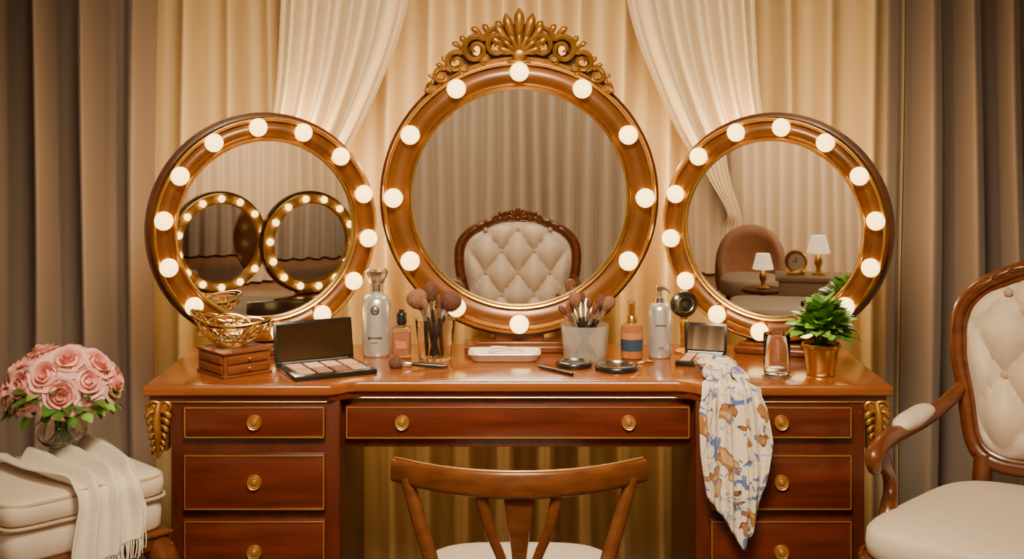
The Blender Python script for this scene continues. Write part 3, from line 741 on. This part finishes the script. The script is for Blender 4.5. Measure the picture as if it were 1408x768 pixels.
# tumbler
tb = empty('glass_tumbler', (.645, .115, TZ+.0005))
one(g_lathe([(0, .0035), (.030, .0035), (.0325, .005), (.0335, .103), (.0328, .1045), (.0320, .103), (.0308, .014), (.028, .011), (0, .010)], 40), 'glass', GLASS, tb)
one(g_lathe([(0, 0), (.036, 0), (.036, .003), (0, .003)], 36), 'coaster', SILV, tb)

# scarf
sf = empty('silk_scarf', (.0, 0, 0))
sp = catmull([(.185, TZ+.012), (.13, TZ+.010), (.07, TZ+.008), (.02, TZ+.009), (-.008, TZ+.007), (-.020, TZ-.012), (-.024, TZ-.06), (-.026, TZ-.12), (-.026, TZ-.2), (-.024, TZ-.30)], 8)
NS = len(sp)-1
def lerp_list(L, t):
    for (a, x), (b, y) in zip(L, L[1:]):
        if t <= b: return x+(y-x)*(t-a)/(b-a)
    return L[-1][1]
def sfn(u, v):
    y, z = sp[min(NS, round(v*NS))]
    left = lerp_list([(0, .472), (.2, .462), (.45, .442), (.6, .430), (.8, .428), (1, .434)], v)
    right = lerp_list([(0, .535), (.2, .545), (.45, .568), (.6, .590), (.8, .606), (1, .600)], v)
    x = left+(right-left)*u
    if v > .5:
        k = (v-.5)/.5
        bot = lerp_list([(0, .525), (.3, .47), (.62, .395), (.8, .46), (1, .575)], u)
        z = .768+(bot-.768)*k**1.05
        x -= .012*k*k*(u-.6)*2
    rip = .011*sin(u*2*pi*2.6+v*1.5)+.004*sin(u*2*pi*6+2+v*3)
    if v < .48: return (x+.006*sin(v*20+u*3), y, z+max(rip, -.005)*.9)
    return (x, y-abs(rip)*1.8-.002, z)
one(g_grid(sfn, 80, NS), 'hanging_cloth', SCARF, sf, solid=.0016, ang=180)
g = G()
for i in range(7):
    a = i*.9; cx, cy = .498+.014*cos(a), .150+.014*sin(a*1.3)
    P = []
    for k in range(9):
        t = 2*pi*k/9; P.append((cx+.032*cos(t+a), cy+.024*sin(t+a), TZ+.018+.009*sin(t*1+a*2)+.001*i))
    g.add(g_sweep(P, [.0085+.003*sin(k*2+i) for k in range(9)], closed=True, seg=10, dens=5, flat=.8))
g.add(g_ell((.500, .150, TZ+.016), (.040, .034, .0155), 24, 12))
for i in range(5):
    a = -.8+i*.42; g.add(g_sweep([(.503, .140, TZ+.026), (.503+.03*sin(a), .11, TZ+.026), (.503+.055*sin(a), .075, TZ+.018), (.506+.06*sin(a), .02, TZ+.013), (.506+.06*sin(a), -.006, TZ+.004)], [.006, .011, .011, .008, .003], seg=10, flat=.7))
g.build('gathered_knot', SCARF, sf, ang=180)

# ------------------------------------------------------------------ furniture further back in the room (seen in the mirrors)
e = empty('low_console', (1.80, -3.47, 0), radians(180+43.5)); g = G()
g.add(g_box(0, -.02, .265, 1.25, .36, .03, .006)); g.add(g_box(0, -.02, .19, 1.15, .30, .12, .004))
for sx in (-1, 1):
    for sy in (-1, 1): g.add(g_sweep([(sx*.54, -.02+sy*.11, .15), (sx*.55, -.02+sy*.12, .005)], [.025, .014], up=(0, 1, 0), dens=1, sq=.6))
g.build('console', WALN, e)
PALE = pmat('pale_gilt_band', (.62, .42, .20), .4, .3, noise=.1)
lighted_mirror((1.60, -3.64, .600), radians(180+12), .240, .305, .273, 14, 0, .600-.281, bulbm=BULBD, br=.022, base_w=.16, bandm=PALE)
lighted_mirror((2.02, -3.28, .600), radians(180+12), .240, .305, .273, 14, 9, .600-.281, bulbm=BULBD, br=.022, base_w=.16, bandm=PALE)
def rear_bench(loc, rz, w, d, h):
    e = empty('upholstered_bench', loc, rz); g = G(); g.add(g_ell((0, 0, h-.07), (w/2, d/2, .07), 48, 14, .3, .25)); g.build('cushion', CREAM, e, ang=80)
    g = G(); g.add(g_box(0, 0, h-.16, w-.02, d-.02, .05, .006))
    for sx in (-1, 1):
        for sy in (-1, 1): g.add(g_sweep([(sx*(w/2-.05), sy*(d/2-.05), h-.16), (sx*(w/2-.04), sy*(d/2-.04), .005)], [.022, .014], up=(0, 1, 0), dens=1))
    g.build('frame', WALN, e)
rear_bench((-1.10, -2.42, 0), radians(-33), .50, .42, .43)
rear_bench((1.28, -2.95, 0), radians(33), .44, .36, .36)
e = empty('slipper_chair', (-2.20, -3.82, 0), radians(180-33))
g = G()
def shell(u, v):
    an = pi*u; ww = .21; h = .30+.34*sin(an)**.6*v
    return (ww*-cos(an)*(.92+.08*v), .19*sin(an)*(.9+.25*v), .22+(h-.22)*v)
g.add(g_grid(shell, 40, 10)); ob = g.build('curved_back', TERRA, e, solid=.05, ang=180)
one(g_ell((0, -.06, .27), (.20, .22, .07), 36, 12, .5, .6), 'seat', CREAM, e, ang=80)
g = G()
for sx in (-1, 1):
    for sy in (-1, 1): g.add(g_sweep([(sx*.14, sy*.12, .22), (sx*.15, sy*.13, .005)], [.016, .010], up=(0, 1, 0), dens=1))
g.build('legs', WALN, e)
def table_lamp(loc, s=1.):
    e = empty('table_lamp', loc, 0, s)
    one(g_lathe([(0, 0), (.035, 0), (.036, .006), (.015, .014), (.010, .03), (.022, .06), (.020, .085), (.008, .105), (.006, .13), (0, .13)], 24), 'lamp_base', GOLD, e)
    one(g_lathe([(.062, .115), (.040, .205), (.038, .205), (.060, .115)], 32), 'shade', SHADE, e)
e = empty('side_table', (-1.86, -3.45, 0)); g = G(); g.add(g_lathe([(0, .29), (.13, .29), (.135, .30), (.13, .31), (0, .31)], 32)); g.add(g_lathe([(0, 0), (.09, 0), (.09, .01), (.02, .03), (.015, .15), (.02, .28), (.05, .292), (0, .292)], 24)); g.build('pedestal_table', WALN, e)
table_lamp((-1.86, -3.45, .311), 1.05)
e = empty('low_dresser', (-1.34, -3.24, 0), radians(180-33)); g = G()
g.add(g_box(0, 0, .25, .46, .26, .38, .006)); g.add(g_box(0, 0, .45, .50, .30, .025, .006))
for z in (.16, .26, .36): g.add(g_box(0, -.135, z, .40, .015, .08, .004))
for sx in (-1, 1):
    for sy in (-1, 1): g.add(g_box(sx*.2, sy*.1, .03, .03, .03, .06))
g.build('case', CREAM2, e)
g = G()
for z in (.16, .26, .36):
    for x in (-.1, .1): g.add(g_ell((x, -.15, z), (.01, .01, .01), 10, 6))
g.build('knobs', GOLD, e)
table_lamp((-1.35, -3.25, .4635), 1.1)
e = empty('mantel_clock', (-1.45, -3.17, .4635), radians(180-33)); g = G()
g.add(g_lathe([(0, -.02), (.045, -.02), (.06, -.025), (.066, -.01), (.066, .02), (0, .02)], 32, 'y', c=(0, 0, .075)), 0); g.add(g_lathe([(0, -.022), (.046, -.022), (.046, -.019), (0, -.019)], 32, 'y', c=(0, 0, .075)), 1)
g.add(g_box(0, 0, .008, .10, .05, .016, .003), 0); g.add(g_box(0, -.024, .085, .003, .002, .03), 2); g.add(g_box(.01, -.024, .075, .02, .002, .003), 2)
g.build('clock', [GOLD, WHITE, BLACK], e)
drape('tied_back_drape', -1, loc=(-4.15, -5.95, 0), low=True)

# ------------------------------------------------------------------ lights
def area(name, loc, target, sx, sy, en, col, spread=180):
    l = bpy.data.lights.new(name, 'AREA'); l.shape = 'RECTANGLE'; l.size = sx; l.size_y = sy; l.energy = en; l.color = col; l.spread = radians(spread)
    o = bpy.data.objects.new(name, l); scn.collection.objects.link(o); o.location = loc
    o.rotation_euler = (Vector(target)-Vector(loc)).to_track_quat('-Z', 'Y').to_euler(); return o
area('fill_light_front', (0, -1.6, 2.7), (0, .2, .8), .8, .5, 38, (1, .83, .55), 80)  # added fill without a fixture, brightens the desk and its objects
area('fill_light_room', (0, -4.3, 2.72), (0, -5.4, .6), 5.0, .8, 80, (1, .80, .54), 130)  # added fill for the rear curtain reflected in the mirrors
area('fill_light_seat', (0, -2.7, 2.7), (0, -.8, .5), 2.4, .6, 18, (1, .85, .64), 100)  # added soft fill from the camera side, aimed low at the seats
area('fill_light_chair', (0, -.35, 2.72), (0, -2.1, .75), .6, .3, 8, (1, .82, .58), 60)  # added to brighten the armchair front reflected in the centre mirror
for s in (-1, 1):
    area('fill_light_corner', (s*2.9, -3.9, 2.7), (s*3.1, -5.6, .75), 1.2, .4, 42, (1, .72, .40), 90)  # added pair brightening the rear corners reflected in the side mirrors
    area('fill_light_curtain', (s*2.6, -.7, 2.7), (s*2.65, .75, .75), .8, .3, 16, (1, .80, .5), 50)  # added to brighten the outer curtains
w = bpy.data.worlds.new('world'); scn.world = w; w.use_nodes = True
w.node_tree.nodes['Background'].inputs[0].default_value = (.9, .75, .6, 1); w.node_tree.nodes['Background'].inputs[1].default_value = .1

# ------------------------------------------------------------------ camera
cd = bpy.data.cameras.new('camera'); co = bpy.data.objects.new('camera', cd); scn.collection.objects.link(co)
co.location = (0, -3.1, 1.455); co.rotation_euler = (radians(90), 0, 0)
cd.sensor_width = 36; cd.lens = 45.41; cd.shift_x = -.00568; cd.shift_y = -.1712; cd.clip_start = .05
scn.camera = co
